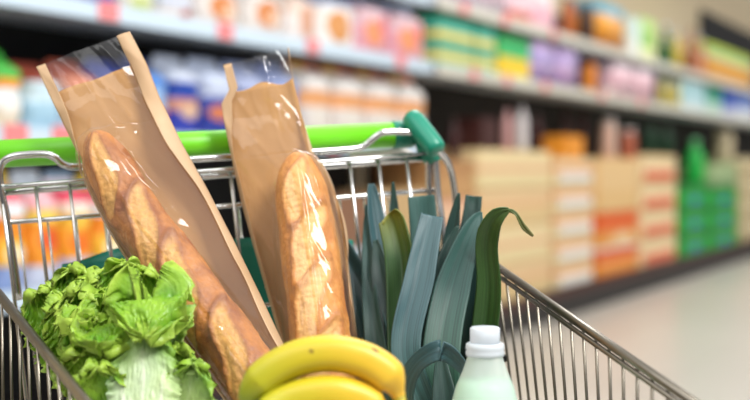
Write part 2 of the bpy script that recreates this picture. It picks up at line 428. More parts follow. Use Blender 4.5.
stack(556, 593, 158, 300, 5, [bands([(0, '#f0dcb0'), (.5, '#e8a06e'), (.7, '#efd7aa')])], 'cream tray with white label in the stack right of the wide cream stack', 'trays with white labels', tray=white_lab)
zt = z_at(617, 158); zm = z_at(617, 212); z2 = z_at(617, 250)
og = bands([(0, '#ee8a2a'), (.3, '#f2a648'), (.55, '#e8661e')])
case(598, 638, zm, zt, bands([(0, '#e8c184'), (.4, '#ecc890')]), 'tall tan case standing on two orange cases', 'tan and orange case stack')
case(598, 638, z2, zm, bands([(0, '#f0e6de'), (.1, '#e9a04a'), (.5, '#e8661e')], ('#f2d2a0', .6, .3, .25, .15)), 'upper orange case under the tall tan case', 'tan and orange case stack')
case(598, 638, .19, z2, og, 'lower orange case on the black plinth under the upper orange one', 'tan and orange case stack')
stack(641, 676, 155, 270, 4, [bands([(0, '#f2dcae'), (.8, '#f0d2a0')])], 'cream case with coral label beside the green cases', 'cases with coral labels', tray=red_lab)
gr = bands([(0, '#0aa83a'), (.5, '#18c04c'), (.62, '#0c8a34')], ('#2a6ac0', .5, .3, .2, .14))
stack(682, 708, 184, 262, 3, [gr], 'bright green case of the left green stack', 'bright green cases')
stack(711, 737, 186, 258, 3, [gr], 'bright green case of the right green stack', 'bright green cases')
stack(741, 775, 158, 250, 4, [bands([(0, '#cdb98c'), (.5, '#e0d0a6')])], 'khaki case at the right frame edge', 'khaki cases')
zg = z_at(722, 186)
case(711, 737, zg, z_at(722, 163), bands([(0, '#8fae7a'), (.4, '#a9bf8c')]), 'grey green carton on top of the right green stack', 'bright green cases')
# loose goods standing on the stacks
def on_top(kind, px0, px1, px_stack, y_stack, py, mat, label, cat, cap=None, d=.05, sd=.03):
    return goods(kind, px0, px1, z_at(px_stack, y_stack, sd)-.0, py, mat, label, cat, 'goods standing on the cases', d=d, depth=.2, cap=cap)
wine = plain('dark_red_bottle', '#3a0f0c', .25); wcap = plain('dark_cap', '#2a0d0b', .4)
on_top('bottle', 448, 460, 455.5, 160, 118, wine, 'dark red bottle on the peach stack', 'bottle', wcap)
on_top('box', 481, 499, 514.5, 150, 118, plain('dark_red_carton', '#3c120e', .6), 'dark red carton on the wide cream stack', 'carton', d=.08)
on_top('bottle', 502, 513, 514.5, 150, 104, plain('rose_bottle', '#d9a6a4', .3), 'pale pink bottle on the wide cream stack, left of the white one', 'bottle', wcap)
on_top('bottle', 516, 528, 514.5, 150, 100, plain('white_bottle', '#e9e2e4', .3), 'white bottle on the wide cream stack', 'bottle', wcap)
on_top('bottle', 532, 543, 514.5, 150, 112, wine, 'dark red bottle at the right end of the wide cream stack', 'bottle', wcap)
on_top('box', 566, 584, 574.5, 158, 136, plain('orange_card', '#ee9a2c', .5), 'orange display carton on the white labelled trays', 'carton')
on_top('bottle', 560, 572, 574.5, 158, 100, wine, 'dark red bottle behind the orange display carton, left one', 'bottle', wcap, d=.24)
on_top('bottle', 577, 589, 574.5, 158, 104, wine, 'dark red bottle behind the orange display carton, right one', 'bottle', wcap, d=.24)
on_top('jar', 600, 617, 617, 158, 118, plain('pale_pink_jar', '#dcb6a4', .35), 'pale pink jar on the tall tan case', 'jar', plain('grey_white_lid', '#c9c2c0', .4))
on_top('jar', 620, 636, 617, 158, 128, plain('coral_jar', '#b8654a', .35), 'coral jar on the tall tan case', 'jar', plain('grey_white_lid2', '#c9c2c0', .4))
on_top('bottle', 644, 657, 658.5, 155, 118, plain('deep_green_bottle', '#0f3a22', .3), 'deep green bottle on the coral labelled cases, left one', 'bottle', wcap)
on_top('bottle', 660, 673, 658.5, 155, 122, plain('deep_green_bottle2', '#0f3a22', .3), 'deep green bottle on the coral labelled cases, right one', 'bottle', wcap)
on_top('bottle', 684, 705, 695, 184, 138, plain('bright_green_bottle', '#1fb84a', .3), 'bright green bottle standing on the left green stack', 'bottle', plain('mint_cap', '#8fe0a8', .4))
on_top('jar', 713, 734, 724, 163, 128, plain('beige_jar', '#c9b99a', .4), 'beige tub on the grey green carton', 'jar', plain('beige_lid', '#d8ccb4', .4))

# ------------------------------------------------------------------ the trolley
cart = thing('shopping_trolley', 'chrome wire shopping trolley with green handle bar and teal end brackets', 'shopping trolley', (0, 1.2, 0))
def cobj(name, bm, mat, parent=None, smooth=True):
    o = link_bm(name, bm, mat, parent or cart, smooth)
    if not parent: o.location = (0, -1.2, 0)
    return o
FLOORZ = 0.62
GL, GR = P(1, 187, 1.32), P(434, 153, 1.48)            # gate top corners
GLb, GRb = P(40, 0, 1.30), P(470, 0, 1.45)
GLb.z = GRb.z = FLOORZ+.01
def gate(u, v): return (GL.lerp(GR, u)).lerp(GLb.lerp(GRb, u), v)
gdir = (GR-GL).normalized(); back = Vector((-gdir.y, gdir.x, 0)).normalized()
# handle bar
h0, h1 = P(-36, 155.5, 1.335), P(392, 135, 1.487)
hd = (h1-h0).normalized()
bm = bmesh.new(); tube(bm, [h0, h0.lerp(h1, .5), h1], 0.0157, 28); cobj('handle_bar', bm, green_plastic)
bm = bmesh.new(); tube(bm, [h1+hd*.0005, h1+hd*.002, h1+hd*.022, h1+hd*.027], [.0163, .0172, .0172, .0165], 28); cobj('end_sleeve', bm, teal_plastic)
bm = bmesh.new(); hm = h0-hd*.0005; tube(bm, [hm, hm-hd*.002, hm-hd*.022, hm-hd*.027], [.0163, .0172, .0172, .0165], 28); cobj('end_sleeve', bm, teal_plastic)
def bracket(p_top, p_bot, r):
    bm = bmesh.new()
    a = Vector(p_top); c = Vector(p_bot); ax = (c-a).normalized()
    pts = [a-ax*.006, a-ax*.003, a+ax*.006]+[a.lerp(c, k) for k in (.3, .6, .9)]+[c, c+ax*.003]
    tube(bm, pts, [r*.55, r*.85, r, r*1.02, r*1.0, r*.97, r*.93, r*.8], 24)
    return bm
cobj('end_bracket', bracket(P(412, 118, 1.475), P(436, 149, 1.45), .0135), teal_plastic)
bm = bmesh.new(); tube(bm, [P(424, 139, 1.484), P(428, 152, 1.484), P(434, 163, 1.482)], [.012, .0135, .010], 18); cobj('bracket_web', bm, teal_plastic)
cobj('end_bracket', bracket(P(-62, 140, 1.325), P(-48, 170, 1.30), .0135), teal_plastic)
# plate under the handle
pl = [P(349, 152, 1.50), P(404, 147, 1.52), P(415, 153, 1.53), P(352, 158, 1.51)]
bm = bmesh.new(); vs = [bm.verts.new(p) for p in pl]; vs2 = [bm.verts.new(p+Vector((0, 0, -.004))) for p in pl]
bm.faces.new(vs); bm.faces.new(vs2[::-1])
for i in range(4): bm.faces.new((vs[i], vs2[i], vs2[(i+1) % 4], vs[(i+1) % 4]))
cobj('coin_plate', bm, grey_plate, None, False)
# support tubes from bracket down
SB_R, SB_L = P(470, 330, 1.50), P(-30, 360, 1.27)
bm = bmesh.new(); tube(bm, catmull([P(434, 147, 1.452), P(440, 153, 1.46), P(448, 163, 1.468), P(452.5, 178, 1.475), P(456, 205, 1.482), P(458, 240, 1.49), P(470, 330, 1.50)], 6), .0041, 12); cobj('support_tube', bm, chrome)
bm = bmesh.new(); tube(bm, catmull([P(-48, 170, 1.30), P(-44, 185, 1.30), P(-36, 230, 1.28), P(-30, 360, 1.27)], 6), .0041, 12); cobj('support_tube', bm, chrome)
# gate loop wire (bent rod with two raised bumps)
def gp(px, py, off=0.0):
    u = (px-1)/433; return P(px, py, lerp(1.32, 1.48, u)-off)
loop = [gp(19, 300), gp(8, 225), gp(1, 190), gp(-1, 172), gp(3, 162), gp(13, 156.5, .004), gp(30, 154.5, .006), gp(46, 154.5, .006), gp(55, 158, .006), gp(63, 164, .004), gp(72, 166.5), gp(84, 166.5), gp(130, 163.5), gp(210, 158), gp(300, 152.5), gp(345, 149.5), gp(358, 148), gp(366, 144.5), gp(374, 138, .004), gp(381, 133.5, .006), gp(392, 132, .006), gp(410, 132, .006), gp(420, 132.5, .004), gp(426.5, 138), gp(428, 148), gp(428.5, 165), gp(430, 200), gp(439, 260)]
bm = bmesh.new(); tube(bm, catmull(loop, 6), .0042, 12); cobj('gate_frame_rod', bm, chrome)
# gate wires
bm = bmesh.new()
def straight(u0, v0, u1, v1, r, off=0.0, n=6):
    tube(bm, [gate(lerp(u0, u1, k/n), lerp(v0, v1, k/n))+back*off for k in range(n+1)], r, 8)
straight(0, 0, 1, 0, .0026, -.004); straight(0, .018, 1, .014, .0040, .006)
straight(0, .112, 1, .118, .0027, .004)
straight(0, .42, 1, .44, .0027, .004); straight(0, .72, 1, .72, .0027, .004); straight(0, .995, 1, .995, .0032, .004)
for k in range(15): straight(k/14, -.004, k/14, 1, .0021, 0.0, 4)
cobj('gate_wires', bm, chrome)
bm = bmesh.new(); tube(bm, catmull([P(434, 151, 1.478), P(435.5, 165, 1.478), P(438, 195, 1.475), P(442, 225, 1.47), P(452, 320, 1.46)], 6), .0046, 12); cobj('corner_post', bm, chrome)
# rear basket wires behind the gate
bm = bmesh.new()
off = .055
straight(.03, .118, .97, .122, .0022, off)
for k in range(16):
    u = .03+.94*k/15; straight(u, .118, u, .99, .0013, off, 4)
straight(.03, .985, .97, .985, .0026, off)
cobj('rear_wires', bm, chrome)
# teal child seat panel
def seat(u, v):
    px = lerp(63, 356, u); top = lerp(252, 231, u)
    top += 13*(1-sstep(0, .22, u))+10*sstep(.9, 1, u)
    py = lerp(top, 345, v)
    p = P(px, py, lerp(1.36, 1.47, u)-.02+.02*math.sin(math.pi*u))
    return p+back*(.012*(1-v)**2)
so = grid_mesh('child_seat_panel', seat, 30, 10, teal_dark, cart, thick=.004); so.location = (0, -1.2, 0)
# rims and walls
RB, RF = P(457, 239, 1.45), None
RFm = P(690, 400, 1.0)
RF = RB.lerp(RFm, 1.22)
LB = P(-11, 281, 1.285); LM = P(85, 400, 1.0); LF = LB.lerp(LM, 1.85)
fb = lambda p, dx, dy: Vector((p.x+dx, p.y+dy, FLOORZ))
RBb, RFb, LBb, LFb = fb(RB, .045, 0), fb(RF, -.01, .05), fb(LB, .0, .0), fb(LF, .02, .05)
def rim(name, a, b2, tz, inner):
    bm = bmesh.new(); tube(bm, [a, a.lerp(b2, .5), b2], .0043, 12)
    tube(bm, [a+inner+Vector((0, 0, -tz)), b2+inner+Vector((0, 0, -tz))], .0027, 8)
    return cobj(name, bm, steel)
rn = (RF-RB).normalized(); r_in = Vector((-rn.y, rn.x, 0)).normalized()*-1
if r_in.x > 0: r_in = -r_in
ln = (LF-LB).normalized(); l_in = Vector((-ln.y, ln.x, 0)).normalized()
if l_in.x < 0: l_in = -l_in
rim('side_rim', RB, RF, .008, r_in*.002); rim('side_rim', LB, LF, .008, l_in*.002)
rim('front_rim', LF, RF, .008, Vector((0, .002, 0)))
def wall(name, a, b2, ab, bb, ts, hz):
    bm = bmesh.new()
    for t in ts: tube(bm, [a.lerp(b2, t)+Vector((0, 0, -.002)), a.lerp(b2, t).lerp(ab.lerp(bb, t), .5), ab.lerp(bb, t)], .0016, 8)
    for h in hz: tube(bm, [a.lerp(ab, h), b2.lerp(bb, h)], .0024, 8)
    return cobj(name, bm, steel)
wall('side_wires', RB, RF, RBb, RFb, [.02+.0505*k/1.22*1.0 for k in range(24)], (.66, .995))
wall('side_wires', LB, LF, LBb, LFb, [.035+.054*k for k in range(18)], (.66, .995))
wall('front_wires', LF, RF, LFb, RFb, [k/16 for k in range(17)], (.5, .995))
bm = bmesh.new()
for k in range(21): tube(bm, [LBb.lerp(RBb, k/20), LFb.lerp(RFb, k/20)], .0022, 8)
for k in range(6): tube(bm, [LBb.lerp(LFb, k/5)+Vector((0, 0, -.004)), RBb.lerp(RFb, k/5)+Vector((0, 0, -.004))], .003, 8)
cobj('basket_floor', bm, steel)
bm = bmesh.new(); box(bm, .113, .117, 0, .006, 0, .008, .001)
wl_t = .02+.0505*1/1.22
pc = P(503, 358, 1.318)
bm2 = bmesh.new(); box(bm2, pc.x-.0035, pc.x+.0035, pc.y-.006, pc.y+.002, pc.z-.004, pc.z+.004, .001); bm.free()
cobj('wire_clip', bm2, black_clip, None, False)
# chassis and casters
for s, top, bot in ((1, SB_R, RFb), (-1, SB_L, LFb)):
    bm = bmesh.new()
    rear = Vector((top.x, top.y+.02, .16)); fr = Vector((bot.x, bot.y+.05, .16))
    tube(bm, catmull([top, top.lerp(rear, .5), rear+Vector((0, -.0, .06)), rear+Vector((0, -.05, 0)), rear.lerp(fr, .5), fr], 6), .011, 12)
    cobj('chassis_tube', bm, chrome)
    bm = bmesh.new(); tube(bm, [Vector((bot.x, bot.y+.02, FLOORZ-.01)), rear.lerp(fr, .35)], .009, 10); cobj('chassis_strut', bm, chrome)
    for q in (rear+Vector((0, -.05, 0)), fr):
        bm = bmesh.new(); tube(bm, [q+Vector((0, 0, -.012)), q+Vector((0, 0, -.03))], .012, 12)
        for e in (-1, 1): tube(bm, [q+Vector((e*.018, 0, -.03)), q+Vector((e*.018, 0, -.10))], .005, 8)
        tube(bm, [q+Vector((-.02, 0, -.032)), q+Vector((.02, 0, -.032))], .007, 8)
        c = cobj('caster', bm, chrome)
        bm = bmesh.new(); tube(bm, [Vector((q.x-.013, q.y, .062)), Vector((q.x-.011, q.y, .062)), Vector((q.x+.011, q.y, .062)), Vector((q.x+.013, q.y, .062))], [.056, .061, .061, .056], 28); link_bm('wheel', bm, rubber, c)

# ------------------------------------------------------------------ baguettes in bags
def crust(name, base, mid, pale, ear):
    m, nt, b, o = newmat(name)
    tc = N(nt, 'ShaderNodeTexCoord')
    n1 = N(nt, 'ShaderNodeTexNoise', Scale=38.0, Detail=6.0, Roughness=.6)
    n2 = N(nt, 'ShaderNodeTexNoise', Scale=220.0, Detail=4.0)
    nt.links.new(tc.outputs['Object'], n1.inputs['Vector']); nt.links.new(tc.outputs['Object'], n2.inputs['Vector'])
    cr = N(nt, 'ShaderNodeValToRGB'); e = cr.color_ramp.elements
    e[0].position = .35; e[0].color = lin(base); e[1].position = .66; e[1].color = lin(mid)
    nt.links.new(n1.outputs['Fac'], cr.inputs['Fac'])
    at = N(nt, 'ShaderNodeAttribute', attribute_name='score')
    mul = N(nt, 'ShaderNodeMath', operation='MULTIPLY'); ad = N(nt, 'ShaderNodeMath', operation='ADD'); ad.inputs[1].default_value = .2
    nt.links.new(n2.outputs['Fac'], ad.inputs[0]); nt.links.new(ad.outputs[0], mul.inputs[0]); nt.links.new(at.outputs['Fac'], mul.inputs[1])
    mx = N(nt, 'ShaderNodeMix', data_type='RGBA'); mx.inputs['B'].default_value = lin(pale)
    nt.links.new(mul.outputs[0], mx.inputs['Factor']); nt.links.new(cr.outputs['Color'], mx.inputs['A'])
    ae = N(nt, 'ShaderNodeAttribute', attribute_name='ear'); me_ = N(nt, 'ShaderNodeMix', data_type='RGBA'); me_.inputs['B'].default_value = lin(ear)
    nt.links.new(ae.outputs['Fac'], me_.inputs['Factor']); nt.links.new(mx.outputs['Result'], me_.inputs['A'])
    nt.links.new(me_.outputs['Result'], b.inputs['Base Color'])
    b.inputs['Roughness'].default_value = .5
    bp = N(nt, 'ShaderNodeBump', Strength=.7, Distance=.002)
    nt.links.new(n2.outputs['Fac'], bp.inputs['Height']); nt.links.new(bp.outputs['Normal'], b.inputs['Normal'])
    return m

def loaf_r(s, L, r):
    e = min(s, L-s)
    if e <= 0: return 0.0
    return r*math.sqrt(max(0, 1-max(0, 1-e/(r*1.9))**2.3))*(1-.14*max(0, 1-s/(L*.3)))

def loaf(label, pts, r, mat, seed, slashes):
    """pts: centre line from top to bottom"""
    cl = catmull(pts, 10); n = len(cl)
    seg = [0]
    for a, b2 in zip(cl, cl[1:]): seg.append(seg[-1]+(b2-a).length)
    L = seg[-1]
    def at(s):
        s = max(0, min(L, s))
        for i in range(n-1):
            if s <= seg[i+1]:
                k = (s-seg[i])/(seg[i+1]-seg[i]); return cl[i].lerp(cl[i+1], k), (cl[i+1]-cl[i]).normalized()
        return cl[-1], (cl[-1]-cl[-2]).normalized()
    nu, nv = 72, 220
    score = []; ear = []
    def fn(u, v):
        vv = .5-.5*math.cos(math.pi*v) if False else v
        s = vv*L
        p, t = at(s)
        e = min(s, L-s)
        rr = loaf_r(s, L, r)
        f = Vector((0, -1, 0)); f = (f-t*f.dot(t)).normalized(); sd = t.cross(f)
        a = 2*math.pi*u-math.pi       # 0 = facing the camera
        dirv = f*math.cos(a)+sd*math.sin(a)
        bb = a*r
        sc = 0; disp = 0; er = 0
        for (s0, b0, ang, hl, hw) in slashes:
            ds, db = s-s0, bb-b0
            al = ds*math.cos(ang)+db*math.sin(ang); ac = -ds*math.sin(ang)+db*math.cos(ang)
            ac += .004*math.sin(al*70+seed)
            q = (al/hl)**2+(ac/hw)**2
            if q < 2.2:
                k = 1-sstep(.55, 1.0, q)
                sc = max(sc, k)
                disp += -.0011*k*(1 if ac < 0 else .3)
                er = max(er, .75*math.exp(-((math.sqrt(q)-1.04)/.10)**2)*(1.0 if ac > -hw*.3 else .6))
                disp += .0036*math.exp(-((math.sqrt(q)-1.02)/.13)**2)*(1.0 if ac > -hw*.3 else .35)
        q3 = noise.fractal(Vector((s*26+seed*9, a*2.0, seed)), 1, 2, 4)
        disp += q3*.0017+.0006*noise.noise(Vector((s*140, a*5, seed)))
        if sc > 0: disp += sc*.0016*noise.noise(Vector((s*240, bb*240, seed)))
        score.append(sc); ear.append(er)
        return p+dirv*max(.0004, rr+disp*min(1, rr/r))
    o = grid_mesh('baguette', fn, nu, nv, mat, None, closed_u=True)
    a = o.data.attributes.new('score', 'FLOAT', 'POINT')
    a.data.foreach_set('value', score)
    a = o.data.attributes.new('ear', 'FLOAT', 'POINT'); a.data.foreach_set('value', ear)
    bmx = bmesh.new(); bmx.from_mesh(o.data)
    bmesh.ops.holes_fill(bmx, edges=[e for e in bmx.edges if e.is_boundary]); bmx.to_mesh(o.data); bmx.free()
    return tag(o, label, 'baguette', 'baguettes in the trolley')

crust1 = crust('dark_crust', '#8c4c16', '#bd772a', '#d8a556', '#854a14')
crust2 = crust('golden_crust', '#b9701f', '#d8923a', '#e3b46c', '#a5621c')
L1 = [P(93, 132, 1.270), P(109, 165, 1.260), P(128, 200, 1.248), P(150, 235, 1.231), P(172, 264, 1.214), P(214, 322, 1.185), P(250, 372, 1.155), P(290, 428, 1.125), P(330, 480, 1.105)]
L2 = [P(299, 152, 1.345), P(299.5, 176, 1.338), P(306, 225, 1.32), P(316, 300, 1.28), P(320.5, 340, 1.262), P(328, 400, 1.245), P(336, 470, 1.235)]
sl1 = [(.055, .004, .30, .055, .0125), (.135, -.004, .42, .062, .013), (.215, .002, .42, .064, .013), (.30, -.002, .42, .06, .013), (.385, 0, .42, .06, .013)]
sl2 = [(.05, .004, .28, .045, .0135), (.115, -.003, .4, .055, .014), (.185, .003, .4, .055, .014), (.25, 0, .4, .055, .014), (.31, 0, .4, .05, .014)]
loaf('darker brown baguette leaning left inside the tilted paper bag', L1, .0275, crust1, 1, sl1)
loaf('golden baguette standing upright in the bag in the middle', L2, .0315, crust2, 5, sl2)

def kraft_mat(name, ca, cb):
    m, nt, b, o = newmat(name)
    tc = N(nt, 'ShaderNodeTexCoord'); n1 = N(nt, 'ShaderNodeTexNoise', Scale=12.0, Detail=5.0); n2 = N(nt, 'ShaderNodeTexNoise', Scale=350.0, Detail=2.0)
    nt.links.new(tc.outputs['Object'], n1.inputs['Vector']); nt.links.new(tc.outputs['Object'], n2.inputs['Vector'])
    cr = N(nt, 'ShaderNodeValToRGB'); e = cr.color_ramp.elements
    e[0].position = .3; e[0].color = lin(ca); e[1].position = .7; e[1].color = lin(cb)
    nt.links.new(n1.outputs['Fac'], cr.inputs['Fac']); nt.links.new(cr.outputs['Color'], b.inputs['Base Color'])
    b.inputs['Roughness'].default_value = .6
    bp = N(nt, 'ShaderNodeBump', Strength=.15, Distance=.001); nt.links.new(n2.outputs['Fac'], bp.inputs['Height']); nt.links.new(bp.outputs['Normal'], b.inputs['Normal'])
    tr = N(nt, 'ShaderNodeBsdfTranslucent'); nt.links.new(cr.outputs['Color'], tr.inputs['Color'])
    mx = N(nt, 'ShaderNodeMixShader'); mx.inputs[0].default_value = .3
    nt.links.new(b.outputs[0], mx.inputs[1]); nt.links.new(tr.outputs[0], mx.inputs[2]); nt.links.new(mx.outputs[0], o.inputs['Surface'])
    return m
kraft = kraft_mat('kraft_paper', '#c08e50', '#d2a266'); kraft_pale = kraft_mat('pale_kraft_edge', '#c9a67e', '#d8ba96')
def film_mat():
    m, nt, b, o = newmat('clear_film'); nt.nodes.remove(b)
    tr = N(nt, 'ShaderNodeBsdfTransparent'); tr.inputs['Color'].default_value = (.97, .97, .97, 1)
    gl = N(nt, 'ShaderNodeBsdfGlossy'); gl.inputs['Roughness'].default_value = .05; gl.inputs['Color'].default_value = (1, 1, 1, 1)
    df = N(nt, 'ShaderNodeBsdfDiffuse'); df.inputs['Color'].default_value = (.8, .8, .84, 1)
    lw = N(nt, 'ShaderNodeLayerWeight'); pw = N(nt, 'ShaderNodeMath', operation='POWER'); pw.inputs[1].default_value = 4.0
    nt.links.new(lw.outputs['Facing'], pw.inputs[0])
    m1 = N(nt, 'ShaderNodeMixShader'); m1.inputs[0].default_value = .03
    nt.links.new(tr.outputs[0], m1.inputs[1]); nt.links.new(df.outputs[0], m1.inputs[2])
    ml = N(nt, 'ShaderNodeMath', operation='MULTIPLY_ADD'); ml.inputs[1].default_value = 0.34; ml.inputs[2].default_value = .028
    nt.links.new(pw.outputs[0], ml.inputs[0])
    m2 = N(nt, 'ShaderNodeMixShader'); nt.links.new(ml.outputs[0], m2.inputs[0])
    nt.links.new(m1.outputs[0], m2.inputs[1]); nt.links.new(gl.outputs[0], m2.inputs[2]); nt.links.new(m2.outputs[0], o.inputs['Surface'])
    return m
film = film_mat()

def bread_bag(label, rows, lpts, paper_top, strips, seed, r, shine):
    """rows: (t, Lx, Ly, Rx, Ry, depth) ; loaf_tab: (t, u_centre, half_u, rise)"""
    t0 = thing('bread_bag', label, 'bread bag', sum(((P(x[1], x[2], x[5])+P(x[3], x[4], x[5]))/2 for x in rows[-1:]), Vector()), 'paper bread bags with clear film')
    base = t0.location.copy()
    cl = catmull(lpts, 10); seg = [0]
    for a, b2 in zip(cl, cl[1:]): seg.append(seg[-1]+(b2-a).length)
    L = seg[-1]; cache = {}
    def frame(v):
        if v in cache: return cache[v]
        lx, ly, rx, ry, dep = sample(rows, v); dep += .012
        a, c = P(lx, ly, dep), P(rx, ry, dep+.004)
        up = sample(rows, max(0, v-.04)); dn = sample(rows, min(1, v+.04))
        tv = (P((dn[0]+dn[2])/2, (dn[1]+dn[3])/2, dn[4])-P((up[0]+up[2])/2, (up[1]+up[3])/2, up[4])).normalized()
        ac = (c-a).normalized(); tv = (tv-ac*tv.dot(ac)).normalized(); nrm = tv.cross(ac).normalized()
        if nrm.y > 0: nrm = -nrm
        # where the loaf crosses this row
        mid = (a+c)/2; best = None
        for q, (p0, p1) in enumerate(zip(cl, cl[1:])):
            d0, d1 = (p0-mid).dot(tv), (p1-mid).dot(tv)
            if d0 <= 0 <= d1:
                k = -d0/(d1-d0) if d1 > d0 else 0
                best = (p0.lerp(p1, k), lerp(seg[q], seg[q+1], k)); break
        if best:
            x = (best[0]-a).dot(ac); h = (best[0]-a).dot(nrm); rr = (r if best[1] > L*.5 else loaf_r(best[1], L, r))+.006
        else:
            end = (cl[-1]-mid).dot(tv) < 0; p = cl[-1] if end else cl[0]; x = (p-a).dot(ac); h = max(.0, (p-a).dot(nrm)); rr = 0
            g_ = max(0, 1-abs((p-mid).dot(tv))/.05); h *= g_**1.5; h = min(h, .04); rr = r*g_**3 if end else 0
        w = (c-a).length
        if not best: x = max(.25*w, min(.75*w, x))
        if x < rr+.004: a = a-ac*(rr+.004-x); w = (c-a).length; x = rr+.004
        if w-x < rr+.004: c = c+ac*(rr+.004-w+x); w = (c-a).length
        cache[v] = (a, c, nrm, x, h, rr, w)
        return cache[v]
    def pt(u, v, lift):
        a, c, nrm = frame(v)[:3]
        return a.lerp(c, u)+nrm*lift-base
    def wrinkle(u, v, sc=1.0):
        q = noise.fractal(Vector((u*3+seed*3, v*9, seed)), 1, 2, 3)
        q2 = 1-abs(noise.noise(Vector((u*5-v*6+seed, v*5, seed*2)))*2.2)
        return sc*(.0009*q+.0014*max(0, q2-.55))
    def film_lift(u, v):
        a, c, nrm, xc, h, rr, w = frame(v)
        x = u*w-xc
        edge = xc if x < 0 else w-xc
        k = max(0, 1-abs(x)/max(edge, .002))
        tent = (h+rr+.004)*k**.6 if (h+rr) > 0 else .004*k
        c_ = h+math.sqrt(max(0, rr*rr-x*x)) if abs(x) < rr else 0
        fl = h*sstep(edge, rr*.97, abs(x))*.98 if rr > .006 else 0
        return .003+max(tent, c_, fl)
    def wob(v, k): return .004*noise.noise(Vector((v*7+k, seed, k)))
    sl, sr = strips
    def paper(u, v):
        vv = lerp(paper_top, 1, v)
        w = wrinkle(u, vv, 1.6 if vv < .4 else 1.0)
        return pt(u, vv+(.012*noise.noise(Vector((u*3, seed, 2))) if v < .001 else 0), min(.0015, w*.6)-.0005+wob(vv, 1)*.3)
    grid_mesh('paper_back', paper, 40, 90, kraft, t0, thick=.0004)
    def left(u, v):
        uu = u*sl*(1+.5*noise.noise(Vector((v*6, seed, 5))))*(1-.72*sstep(.12, .3, v))
        l = film_lift(max(.0, uu), v)+.0016
        return pt(uu-.004*(1-u), v, l+wrinkle(uu, v, 1.4))
    grid_mesh('paper_edge', left, 8, 90, kraft_pale, t0, thick=.0004)
    def right(u, v):
        e = lerp(sr, .5+sr*.5, sstep(.2, .4, v))*(1+.12*noise.noise(Vector((v*5, seed, 9))))
        uu = 1-(1-u)*(1-e)
        l = film_lift(min(1, uu), v)+.0018
        return pt(uu, v, l+wrinkle(uu, v, 1.6)+.004*math.sin(u*math.pi)*(.5+noise.noise(Vector((v*8, seed, 3)))))
    grid_mesh('paper_edge', right, 12, 90, kraft_pale, t0, thick=.0004)
    def front(u, v):
        uu = lerp(.012, .988, u)
        l = film_lift(uu, v)
        w = wrinkle(uu, v, 1.0)
        for (v0, u0, v1, u1, wd, hgt) in shine:
            if v0 <= v <= v1:
                k = (v-v0)/(v1-v0); uc = lerp(u0, u1, k)+.02*noise.noise(Vector((v*30, seed, 8)))
                tri = max(0, 1-abs(uu-uc)/wd); w += hgt*tri*math.sin(math.pi*k)**.4
        return pt(uu, v, l+w)
    grid_mesh('film_window', front, 110, 220, film, t0)
    return t0

rows1 = [(0, 38, 68, 131, 33, 1.312), (.08, 51, 96, 146, 62, 1.305), (.17, 66, 127, 160, 98, 1.297), (.29, 88, 172, 184, 147, 1.284), (.41, 111, 218, 208, 190, 1.268), (.53, 141, 267, 234, 241, 1.248),
         (.66, 176, 320, 260, 294, 1.222), (.78, 211, 372, 284, 345, 1.195), (.88, 244, 415, 306, 392, 1.17), (1, 312, 522, 374, 500, 1.137)]
bread_bag('tilted kraft paper bread bag with clear film window on the left', rows1, L1, .075, (.09, .86), 2, .0275,
          [(.0, .68, .13, .80, .09, .0048), (.14, .42, .34, .58, .08, .0044), (.28, .52, .56, .74, .07, .0036), (.18, .62, .26, .66, .06, .003), (.66, .42, .88, .60, .08, .004)])
rows2 = [(0, 224, 66, 289, 49, 1.382), (.08, 230, 91, 292, 76, 1.378), (.12, 222, 104, 296, 94, 1.376), (.18, 225, 124, 302, 116, 1.372), (.28, 232, 157, 313, 152, 1.366), (.42, 243, 207, 326, 203, 1.356), (.56, 257, 257, 338, 254, 1.344),
         (.70, 271, 306, 348, 304, 1.332), (.82, 283, 349, 356, 347, 1.32), (1, 302, 490, 376, 488, 1.288)]
bread_bag('upright kraft paper bread bag with clear film window in the middle', rows2, L2, .085, (.12, .985), 6, .0315,
          [(.0, .56, .14, .66, .10, .0055), (.09, .64, .28, .80, .09, .0046), (.36, .80, .46, .84, .06, .003), (.62, .62, .74, .66, .06, .0026)])

